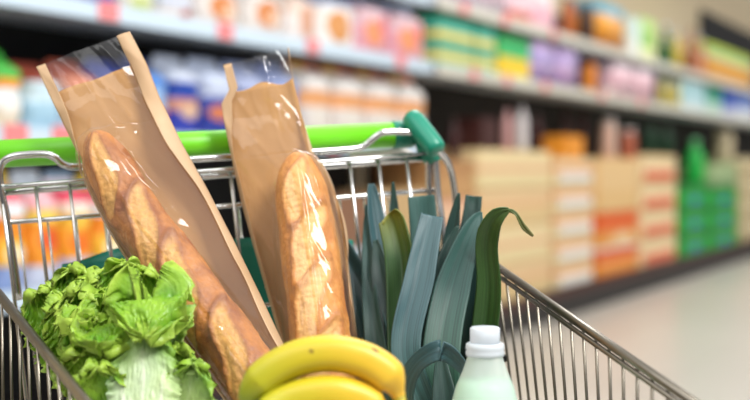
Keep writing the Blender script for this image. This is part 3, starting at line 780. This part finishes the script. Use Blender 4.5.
# ------------------------------------------------------------------ lettuce
def lettuce_mat():
    m, nt, b, o = newmat('lettuce_leaf')
    at = N(nt, 'ShaderNodeAttribute', attribute_name='rib')
    uvn = N(nt, 'ShaderNodeUVMap'); tc = N(nt, 'ShaderNodeTexCoord')
    n1 = N(nt, 'ShaderNodeTexNoise', Scale=28.0, Detail=4.0); nt.links.new(tc.outputs['Object'], n1.inputs['Vector'])
    cr = N(nt, 'ShaderNodeValToRGB'); e = cr.color_ramp.elements
    e[0].position = .3; e[0].color = lin('#5c9c1c'); e[1].position = .72; e[1].color = lin('#b2da46')
    nt.links.new(n1.outputs['Fac'], cr.inputs['Fac'])
    mx = N(nt, 'ShaderNodeMix', data_type='RGBA'); mx.inputs['B'].default_value = lin('#f8fbea')
    am = N(nt, 'ShaderNodeAttribute', attribute_name='margin'); mm = N(nt, 'ShaderNodeMix', data_type='RGBA'); mm.inputs['B'].default_value = lin('#d2e866')
    nt.links.new(am.outputs['Fac'], mm.inputs['Factor']); nt.links.new(cr.outputs['Color'], mm.inputs['A'])
    nt.links.new(at.outputs['Fac'], mx.inputs['Factor']); nt.links.new(mm.outputs['Result'], mx.inputs['A'])
    oi = N(nt, 'ShaderNodeObjectInfo')
    hv = N(nt, 'ShaderNodeHueSaturation'); nt.links.new(mx.outputs['Result'], hv.inputs['Color'])
    nt.links.new(hv.outputs['Color'], b.inputs['Base Color'])
    b.inputs['Roughness'].default_value = .36
    n2 = N(nt, 'ShaderNodeTexNoise', Scale=130.0, Detail=3.0); nt.links.new(tc.outputs['Object'], n2.inputs['Vector'])
    bp = N(nt, 'ShaderNodeBump', Strength=.6, Distance=.003); nt.links.new(n2.outputs['Fac'], bp.inputs['Height']); nt.links.new(bp.outputs['Normal'], b.inputs['Normal'])
    tr = N(nt, 'ShaderNodeBsdfTranslucent'); nt.links.new(hv.outputs['Color'], tr.inputs['Color'])
    ms = N(nt, 'ShaderNodeMixShader'); ms.inputs[0].default_value = .34
    nt.links.new(b.outputs[0], ms.inputs[1]); nt.links.new(tr.outputs[0], ms.inputs[2]); nt.links.new(ms.outputs[0], o.inputs['Surface'])
    return m
lett = lettuce_mat()
head = thing('lettuce', 'frilly green lettuce head with white ribs in the left corner of the trolley', 'lettuce', P(140, 470, 1.14))
hb = head.location.copy()
def leaf(base, mid, tip, w, ruf, seed, ribw=.14, ribv=.5, cup=.25, nu=100, nv=110, freq=8, fan=0.0):
    rib = []; rim_ = []
    def fn(u, v):
        x = u*2-1
        p = base*(1-v)**2+mid*2*v*(1-v)+tip*v*v
        t = ((mid-base)*(1-v)+(tip-mid)*v).normalized()
        side = t.cross(Vector((0, -1, .25))).normalized()
        if side.x < 0: side = -side
        nrm = side.cross(t).normalized()
        prof = (.34+.66*sstep(.0, .5, v))*math.sqrt(max(0, 1-max(0, (v-.6)/.4)**2.6))
        e = max(abs(x), sstep(.72, 1, v))
        edge = e**3
        hw = w*prof*(1+.10*noise.noise(Vector((v*7, seed, 3 if x > 0 else 7)))*e)
        # running coordinate along the margin
        m_ = v*freq+abs(x)*freq*.35*sstep(.5, 1, v)+(0 if x > 0 else 13.7)+seed*2.3
        big = noise.noise(Vector((m_*.75, seed, x*.8)))
        fr = noise.noise(Vector((m_*1.9, seed+4, x*1.5)))
        fine = noise.noise(Vector((m_*3.6, seed+8, x*3)))
        d = ruf*(1.5*big*e*e+2.0*fr*edge+1.7*fine*e**5)
        d += ruf*.45*noise.fractal(Vector((x*3+seed*5, v*7.0, seed)), 1, 2, 3)*(.3+.7*e)
        d += ruf*.16*noise.noise(Vector((x*13+seed, v*22, seed)))
        d += cup*hw*x*x
        lat = ruf*(1.3*noise.noise(Vector((m_*2.4, seed+11, x)))*edge+.7*noise.noise(Vector((m_*5, seed+12, x)))*e**5)
        r_ = max(0, 1-abs(x)/(ribw*(1.15-v)+.012))**.6*sstep(ribv+.3, ribv-.3, v) if v < ribv+.3 else 0
        k = (1-sstep(.0, .5, v))*.55
        vein = max(0, math.cos(x/(.10+.42*v)*4.2))**4*(1-v**1.5)
        f_ = fan*((.5+.5*vein)*(1-sstep(.78, 1.15, v+abs(x)*.25)))
        rib.append(max(0, min(1, max(r_*.8, k+.35*vein*(1-sstep(.3, .8, v)), f_))))
        d += .0022*vein*(1-.5*v) if fan else 0
        rim_.append(.55*sstep(.75, 1.05, e+.2*fr)*(1-fan))
        return p+side*(x*hw+math.copysign(lat, x))+nrm*d+t*lat*sstep(.5, 1, v)-hb
    o = grid_mesh('leaf', fn, nu, nv, lett, head, thick=.0006)
    a = o.data.attributes.new('rib', 'FLOAT', 'POINT'); a.data.foreach_set('value', rib)
    a = o.data.attributes.new('margin', 'FLOAT', 'POINT'); a.data.foreach_set('value', rim_)
    return o
core = P(140, 462, 1.14)
def lf(b2, mm, tt, w, ruf, seed, **k): leaf(P(*b2), P(*mm), P(*tt), w, ruf, seed, **k)
# back to front
lf((128, 440, 1.20), (66, 350, 1.24), (38, 292, 1.24), .030, .009, 1)
lf((132, 440, 1.205), (90, 330, 1.235), (70, 268, 1.215), .030, .009, 2)
lf((135, 440, 1.20), (114, 320, 1.225), (100, 276, 1.20), .032, .009, 3)
lf((138, 440, 1.175), (128, 320, 1.19), (124, 264, 1.165), .030, .008, 4)
lf((142, 440, 1.15), (146, 330, 1.155), (145, 270, 1.135), .028, .007, 5)
lf((128, 440, 1.18), (76, 360, 1.20), (62, 302, 1.18), .027, .009, 6)
lf((130, 440, 1.175), (88, 350, 1.19), (80, 288, 1.15), .027, .010, 7)
lf((132, 440, 1.17), (106, 345, 1.18), (104, 296, 1.14), .027, .010, 8)
lf((134, 440, 1.165), (90, 310, 1.165), (72, 330, 1.12), .028, .009, 16)
lf((136, 440, 1.16), (108, 300, 1.165), (96, 322, 1.11), .028, .009, 17)
lf((142, 440, 1.13), (160, 225, 1.13), (144, 338, 1.07), .038, .007, 9, ribv=.3, cup=.1)
lf((136, 440, 1.14), (104, 270, 1.15), (102, 352, 1.075), .032, .008, 10)
lf((128, 445, 1.13), (94, 390, 1.125), (82, 348, 1.105), .026, .009, 11)
lf((141, 520, 1.04), (142, 420, 1.035), (143, 326, 1.10), .031, .005, 12, cup=-.15, fan=1.0)
lf((158, 460, 1.12), (180, 400, 1.13), (178, 345, 1.11), .024, .007, 13)
lf((160, 500, 1.085), (186, 430, 1.09), (193, 362, 1.075), .026, .006, 14, fan=.6)
lf((122, 470, 1.09), (106, 420, 1.085), (98, 366, 1.07), .026, .007, 15)
bm = bmesh.new(); cb = core.copy()
tube(bm, [Vector((cb.x, cb.y, FLOORZ+.006))-hb, Vector((cb.x, cb.y, FLOORZ+.05))-hb, P(138, 440, 1.15)-hb], [.018, .022, .03], 20)
link_bm('stem', bm, plain('lettuce_stem', '#dfeac0', .5, 0, .1), head)

# ------------------------------------------------------------------ leeks
def leek_mat(name, c0, c1, c2=None, hi='#9ab8a8'):
    m, nt, b, o = newmat(name)
    uv = N(nt, 'ShaderNodeUVMap'); sp = N(nt, 'ShaderNodeSeparateXYZ'); nt.links.new(uv.outputs[0], sp.inputs[0])
    cr = N(nt, 'ShaderNodeValToRGB'); e = cr.color_ramp.elements
    e[0].position = 0; e[0].color = lin(c0); e[1].position = 1; e[1].color = lin(c1)
    if c2: k = e.new(.62); k.color = lin(c2)
    nt.links.new(sp.outputs['Y'], cr.inputs['Fac'])
    mp = N(nt, 'ShaderNodeMapping'); mp.inputs['Scale'].default_value = (26, 1.1, 1); nt.links.new(uv.outputs[0], mp.inputs['Vector'])
    nz = N(nt, 'ShaderNodeTexNoise', Scale=1.0, Detail=3.0); nt.links.new(mp.outputs[0], nz.inputs['Vector'])
    r2 = N(nt, 'ShaderNodeValToRGB'); e = r2.color_ramp.elements; e[0].position = .3; e[0].color = (.30, .33, .33, 1); e[1].position = .7; e[1].color = (.72, .80, .78, 1)
    nt.links.new(nz.outputs['Fac'], r2.inputs['Fac'])
    mu = N(nt, 'ShaderNodeMix', data_type='RGBA', blend_type='MULTIPLY'); mu.inputs['Factor'].default_value = 1
    nt.links.new(cr.outputs['Color'], mu.inputs['A']); nt.links.new(r2.outputs['Color'], mu.inputs['B'])
    nt.links.new(mu.outputs['Result'], b.inputs['Base Color']); b.inputs['Roughness'].default_value = .45
    bp = N(nt, 'ShaderNodeBump', Strength=.25, Distance=.001); nt.links.new(nz.outputs['Fac'], bp.inputs['Height']); nt.links.new(bp.outputs['Normal'], b.inputs['Normal'])
    return m
lk_blue = leek_mat('leek_blue_green', '#48705c', '#55757c', '#3c636a')
lk_dark = leek_mat('leek_dark_green', '#2c5238', '#2f5349', '#1c3d3a')
lk_mid = leek_mat('leek_mid_green', '#44704f', '#46706a', '#2f5a54')
lk_yel = leek_mat('leek_yellowing', '#35622f', '#a39a2c', '#3c6428')
lk_ol = leek_mat('leek_olive', '#2c5c2a', '#8a7f48', '#4c6f2a')
def leek(label, stem, r):
    t = thing('leek', label, 'leek', stem, 'leeks in the trolley')
    bm = bmesh.new()
    tube(bm, [Vector((0, 0, .006)), Vector((0, 0, .03)), Vector((0, .004, .10))], [r*1.15, r, r], 20)
    link_bm('stem', bm, plain('leek_white', '#e4ecd2', .4), t)
    return t
def strap(t, pts, ws, mat, fold=.25, twist=0.0, seed=0, flip=1):
    """pts: (px,py,depth) from base to tip; ws: half width in pixels along the leaf"""
    cl = catmull([P(*p) for p in pts], 10); n = len(cl)-1
    deps = [p.y for p in cl]
    base = t.location
    def fn(u, v):
        x = u*2-1; f = v*n; i = min(int(f), n-1); k = f-i
        p = cl[i].lerp(cl[i+1], k)
        tt = (cl[min(i+2, n)]-cl[max(i-1, 0)]).normalized()
        vd = p-Vector((0, 0, CZ)); vd.normalize()
        side = tt.cross(vd)
        if side.length < .05: side = Vector((1, 0, 0))
        side.normalize()
        if side.x < 0: side = -side
        nrm = side.cross(tt).normalized()
        if nrm.y > 0: nrm = -nrm
        tw = twist*(1 if not callable(twist) else 1)
        q = v*(len(ws)-1); a = min(int(q), len(ws)-2); w = lerp(ws[a], ws[a+1], q-a)/F*p.y
        ang = tw+.15*noise.noise(Vector((v*3, seed, 1)))
        sd = side*math.cos(ang)+nrm*math.sin(ang); nn = nrm*math.cos(ang)-side*math.sin(ang)
        return p+sd*(x*w)+nn*(flip*fold*w*(abs(x)**1.4)+.0012*noise.noise(Vector((x*2, v*6, seed))))-base
    return grid_mesh('leaf', fn, 16, 60, mat, t, thick=.0016)
st1 = Vector((.035, 1.235, FLOORZ)); st2 = Vector((.085, 1.20, FLOORZ)); st3 = Vector((.075, 1.275, FLOORZ))
kA = leek('leek at the left of the bundle with a yellowing leaf, beside the upright baguette', st1, .016)
kB = leek('leek in the middle of the bundle with broad blue green leaves beside the bottle', st2, .016)
kC = leek('leek at the back right of the bundle with an olive leaf arching over the rim', st3, .016)
# left leek
strap(kA, [(405, 500, 1.25), (390, 400, 1.30), (366, 300, 1.365), (345, 255, 1.39), (337, 232, 1.40)], [10, 15, 15, 12, 3], lk_blue, .5, .2, 1)
strap(kA, [(408, 500, 1.245), (392, 420, 1.28), (375, 340, 1.315), (368, 270, 1.365), (366, 205, 1.385)], [10, 11, 10, 6, .6], lk_mid, .4, 0, 2)
strap(kA, [(408, 500, 1.26), (392, 420, 1.285), (386, 330, 1.335), (380, 270, 1.36), (376, 240, 1.37)], [10, 12, 11, 9, 2], lk_dark, .4, .1, 3)
strap(kA, [(412, 500, 1.27), (402, 400, 1.32), (386, 290, 1.36), (374, 215, 1.385), (371, 184, 1.39)], [8, 10, 10, 9, 3], lk_blue, .5, -.4, 4)
strap(kA, [(412, 500, 1.25), (404, 420, 1.27), (404, 330, 1.30), (402, 262, 1.32), (393, 222, 1.33), (388, 214, 1.33)], [10, 13, 15, 15, 13, 9], lk_yel, .6, .25, 5)
strap(kA, [(414, 500, 1.265), (408, 420, 1.30), (402, 300, 1.36), (396, 230, 1.385), (393, 182, 1.39)], [8, 8, 7, 6, .6], lk_dark, .4, .1, 6)
# back right leek
strap(kC, [(442, 500, 1.28), (438, 420, 1.31), (430, 300, 1.345), (424, 230, 1.36), (421, 196, 1.365)], [10, 12, 14, 14, 13], lk_mid, .25, 0, 7)
strap(kC, [(446, 500, 1.28), (446, 420, 1.31), (456, 300, 1.335), (470, 225, 1.345), (474, 196, 1.35)], [8, 9, 9, 9, 8], lk_dark, .3, 0, 8)
strap(kC, [(450, 500, 1.285), (452, 420, 1.32), (446, 330, 1.33), (452, 240, 1.34), (459, 193, 1.34)], [9, 11, 12, 8, .6], lk_dark, .4, .15, 9)
strap(kC, [(452, 500, 1.27), (468, 420, 1.285), (482, 350, 1.285), (489, 290, 1.275), (487, 245, 1.265), (494, 221, 1.25), (507, 211, 1.24), (516, 214, 1.235), (524, 227, 1.235), (533, 236, 1.235)], [9, 10, 13, 13, 11, 11, 8, 1.5, 1.3, 2.4, .5], lk_ol, .45, .1, 10)
strap(kC, [(448, 500, 1.275), (455, 420, 1.29), (462, 330, 1.30), (470, 260, 1.305), (478, 220, 1.305)], [10, 14, 16, 13, 2], lk_dark, .3, -.2, 11)
# middle leek
strap(kB, [(452, 500, 1.21), (428, 420, 1.22), (406, 350, 1.235), (420, 275, 1.265), (432, 216, 1.29)], [12, 15, 15, 15, 11], lk_blue, .28, 0, 12)
strap(kB, [(456, 500, 1.215), (448, 430, 1.225), (441, 360, 1.235), (452, 290, 1.265), (472, 230, 1.28), (481, 212, 1.285)], [12, 17, 19, 18, 10, 1], lk_mid, .25, 0, 13)
strap(kB, [(458, 500, 1.22), (440, 440, 1.235), (425, 380, 1.25), (436, 300, 1.29), (450, 250, 1.31), (458, 226, 1.315)], [10, 12, 12, 11, 8, 1], lk_dark, .35, .2, 14)
# folded leaf drooping in front
strap(kB, [(446, 500, 1.20), (412, 440, 1.19), (405, 395, 1.175), (416, 365, 1.16), (440, 351, 1.145), (457, 361, 1.15), (468, 378, 1.165)], [9, 11, 10, 9, 11, 8, 2], lk_blue, .2, .35, 15)
strap(kB, [(458, 500, 1.20), (452, 450, 1.19), (446, 410, 1.20), (440, 352, 1.215)], [12, 15, 15, 3], lk_dark, .3, 0, 16)

# ------------------------------------------------------------------ bananas
def banana_mat():
    m, nt, b, o = newmat('banana_skin')
    uv = N(nt, 'ShaderNodeUVMap'); sp = N(nt, 'ShaderNodeSeparateXYZ'); nt.links.new(uv.outputs[0], sp.inputs[0])
    tc = N(nt, 'ShaderNodeTexCoord'); n1 = N(nt, 'ShaderNodeTexNoise', Scale=18.0, Detail=3.0); nt.links.new(tc.outputs['Object'], n1.inputs['Vector'])
    ad = N(nt, 'ShaderNodeMath', operation='MULTIPLY_ADD'); ad.inputs[1].default_value = .2; nt.links.new(n1.outputs['Fac'], ad.inputs[0]); nt.links.new(sp.outputs['Y'], ad.inputs[2])
    cr = N(nt, 'ShaderNodeValToRGB'); e = cr.color_ramp.elements
    e[0].position = .08; e[0].color = lin('#5c4a20'); e[1].position = .99; e[1].color = lin('#e0b438')
    for p, c in ((.13, '#7d961c'), (.26, '#b0ae22'), (.5, '#c0ae20'), (.75, '#d4ae2a')):
        k = e.new(p); k.color = lin(c)
    nt.links.new(ad.outputs[0], cr.inputs['Fac'])
    n2 = N(nt, 'ShaderNodeTexNoise', Scale=60.0, Detail=2.0); nt.links.new(tc.outputs['Object'], n2.inputs['Vector'])
    r2 = N(nt, 'ShaderNodeValToRGB'); e = r2.color_ramp.elements; e[0].position = .70; e[0].color = (0, 0, 0, 1); e[1].position = .74; e[1].color = (1, 1, 1, 1)
    nt.links.new(n2.outputs['Fac'], r2.inputs['Fac'])
    mx = N(nt, 'ShaderNodeMix', data_type='RGBA'); mx.inputs['B'].default_value = lin('#6a4a1a')
    nt.links.new(r2.outputs['Color'], mx.inputs['Factor']); nt.links.new(cr.outputs['Color'], mx.inputs['A'])
    nt.links.new(mx.outputs['Result'], b.inputs['Base Color']); b.inputs['Roughness'].default_value = .42
    b.inputs['Subsurface Weight'].default_value = .1; b.inputs['Subsurface Radius'].default_value = (.01, .006, .002)
    return m
bmat = banana_mat(); bstem = plain('banana_stem', '#b5a82c', .5, 0, .2, 80); btip = plain('banana_tip', '#3a2c16', .7)
crown = P(404, 412, .985)
bunch = thing('banana_bunch', 'bunch of ripe yellow bananas in front of the baguettes, greenish at one tip', 'bananas', crown)
def banana(pts, r, seed):
    cl = catmull([P(*p) for p in pts], 12); n = len(cl)-1
    c0 = P(pts[len(pts)//2][0], pts[len(pts)//2][1]+120, pts[len(pts)//2][2])
    def rad(v): return r*(min(1, (v/.16)**.6)*.9+.1)*(1-sstep(.80, .985, v)*.62)
    def fn(u, v):
        f = v*n; i = min(int(f), n-1); p = cl[i].lerp(cl[i+1], f-i)
        t = (cl[min(i+2, n)]-cl[max(i-1, 0)]).normalized()
        s = t.cross(Vector((0, -1, 0))).normalized(); q = s.cross(t).normalized()
        a = 2*math.pi*u
        k = 1+.028*math.cos(5*a+.6)
        return p+(s*math.cos(a)+q*math.sin(a))*rad(v)*k-crown
    o = grid_mesh('banana', fn, 40, 90, bmat, bunch, closed_u=True)
    bm = bmesh.new(); a, b2 = cl[0]-crown, cl[2]-crown
    d = (a-b2).normalized(); tube(bm, [a-d*.001, a+d*.002, a+d*.006], [r*.15, r*.22, r*.12], 12); link_bm('tip', bm, btip, o)
    bm = bmesh.new(); e = cl[-1]-crown; d = (cl[-1]-cl[-3]).normalized()
    tube(bm, [e-d*.003, e+(Vector((0, 0, 0))-e)*.5, Vector((0, 0, 0))], [r*.36, r*.30, r*.38], 12); link_bm('stalk', bm, bstem, o)
    return o
banana([(243, 404, .985), (256, 386, .985), (276, 369, .985), (302, 357, .985), (332, 353.5, .985), (360, 359, .985), (381, 370, .985), (393, 383, .985), (399, 396, .985)], .0152, 1)
banana([(258, 432, .97), (270, 414, .972), (288, 402, .975), (312, 395, .975), (338, 394, .975), (360, 400, .978), (376, 409, .98), (390, 412, .985)], .0148, 2)
banana([(262, 474, .965), (278, 453, .968), (300, 440, .97), (326, 435, .972), (350, 437, .975), (374, 437, .98), (390, 427, .985)], .0148, 3)
banana([(272, 520, .962), (290, 498, .965), (314, 484, .968), (340, 476, .972), (366, 466, .976), (386, 448, .982), (394, 434, .985)], .0148, 4)

# ------------------------------------------------------------------ bottle
BD = 1.10; bx = (485-CX)/F*BD
bz = lambda y: CZ-(y-HY)/F*BD-FLOORZ
px2 = lambda w: w/F*BD
bottle = thing('milk_bottle', 'translucent plastic bottle with frosted white cap and pale green drink beside the leeks', 'bottle', (bx, BD, FLOORZ+.008))
def bot_mat(name, col, rough, trans, alpha_mix):
    m, nt, b, o = newmat(name)
    b.inputs['Base Color'].default_value = lin(col); b.inputs['Roughness'].default_value = rough
    tl = N(nt, 'ShaderNodeBsdfTranslucent'); tl.inputs['Color'].default_value = lin(col)
    m1 = N(nt, 'ShaderNodeMixShader'); m1.inputs[0].default_value = trans
    nt.links.new(b.outputs[0], m1.inputs[1]); nt.links.new(tl.outputs[0], m1.inputs[2])
    tp = N(nt, 'ShaderNodeBsdfTransparent'); m2 = N(nt, 'ShaderNodeMixShader'); m2.inputs[0].default_value = alpha_mix
    nt.links.new(m1.outputs[0], m2.inputs[1]); nt.links.new(tp.outputs[0], m2.inputs[2]); nt.links.new(m2.outputs[0], o.inputs['Surface'])
    return m
frost = bot_mat('frosted_cap', '#e8eef4', .3, .4, .12); clearpl = bot_mat('clear_plastic', '#e9f1ee', .12, .4, .45); drink = bot_mat('pale_green_drink', '#cdf3da', .35, .35, 0)
H = lambda y: bz(y)-.008
bm = bmesh.new(); lathe(bm, [(0, H(327)), (px2(13.5), H(327)), (px2(15), H(328.5)), (px2(15), H(342)), (px2(14), H(342.5)), (0, H(342.5))], 40); link_bm('cap', bm, frost, bottle)
bm = bmesh.new(); lathe(bm, [(0, H(342.8)), (px2(17.5), H(342.8)), (px2(19), H(344)), (px2(19.5), H(348)), (px2(18.5), H(350)), (px2(19.5), H(352)), (px2(19), H(355.5)), (0, H(355.5))], 40); link_bm('neck_ring', bm, frost, bottle)
R_ = px2(37)
bm = bmesh.new(); lathe(bm, [(0, .0), (R_*.9, .0), (R_, .006), (R_, .10), (R_*1.0, H(430)), (px2(35), H(408)), (px2(29), H(386)), (px2(22), H(370)), (px2(18), H(358)), (px2(17.5), H(355.8))], 48); link_bm('bottle_body', bm, clearpl, bottle)
bm = bmesh.new(); lathe(bm, [(0, .002), (R_*.87, .002), (R_*.96, .008), (R_*.96, .10), (R_*.96, H(430)), (px2(33.4), H(408)), (px2(27.6), H(387)), (px2(25), H(380)), (0, H(380))], 48); link_bm('drink', bm, drink, bottle)

# ------------------------------------------------------------------ light
def area(name, loc, rot, sx, sy, e, col=(1, 1, 1)):
    l = bpy.data.lights.new(name, 'AREA'); l.shape = 'RECTANGLE'; l.size = sx; l.size_y = sy; l.energy = e; l.color = col
    o = bpy.data.objects.new(name, l); COL.objects.link(o); o.location = loc; o.rotation_euler = rot
    return o
for k in range(4):
    p = G(1.0+3.2*k, -1.3, 3.3)
    area('ceiling_or_added_lamp', p, (0, 0, ANG), 2.4, .5, 44, (1, .98, .95))
def aim(name, loc, tgt, sx, sy, e):
    o = area(name, loc, (0, 0, 0), sx, sy, e, (1, .99, .97))
    o.rotation_euler = (Vector(tgt)-Vector(loc)).to_track_quat('-Z', 'Y').to_euler()
aim('ceiling_or_added_lamp', (-1.3, -.5, 3.0), (-.1, 1.2, .9), 2.6, 1.8, 34)  # added soft key behind the camera, lights the trolley goods from the front
aim('ceiling_or_added_lamp', (1.35, -.05, 3.05), (0, 1.25, .95), .95, 1.3, 105)  # added unseen key, placed so creases in the bag film catch white streaks
w = bpy.data.worlds.new('shop_light'); SC.world = w; w.use_nodes = True
nt = w.node_tree; bg = nt.nodes['Background']
tc = N(nt, 'ShaderNodeTexCoord'); sp = N(nt, 'ShaderNodeSeparateXYZ'); nt.links.new(tc.outputs['Generated'], sp.inputs[0])
cr = N(nt, 'ShaderNodeValToRGB'); e = cr.color_ramp.elements
e[0].position = .48; e[0].color = (.16, .15, .14, 1); e[1].position = .85; e[1].color = (1, .99, .97, 1)
mp = N(nt, 'ShaderNodeMapRange'); mp.inputs['From Min'].default_value = -1; nt.links.new(sp.outputs['Z'], mp.inputs['Value'])
nt.links.new(mp.outputs[0], cr.inputs['Fac']); nt.links.new(cr.outputs['Color'], bg.inputs['Color']); bg.inputs['Strength'].default_value = .9

# ------------------------------------------------------------------ camera
cam = bpy.data.cameras.new('camera'); co = bpy.data.objects.new('camera', cam); COL.objects.link(co)
co.location = (0, 0, CZ); co.rotation_euler = (math.pi/2, 0, 0)
cam.sensor_width = 36; cam.lens = 36*F/750; cam.shift_y = -(200-HY)/750
cam.clip_start = .05
cam.dof.use_dof = True; cam.dof.focus_distance = 1.20; cam.dof.aperture_fstop = 2.9; cam.dof.aperture_blades = 0
SC.camera = co
SC.view_settings.view_transform = 'Standard'; SC.view_settings.look = 'None'; SC.view_settings.gamma = 1; SC.view_settings.use_curve_mapping = False
SC.view_settings.exposure = 0.12
SC.cycles.use_denoising = True
SC.cycles.transparent_max_bounces = 16
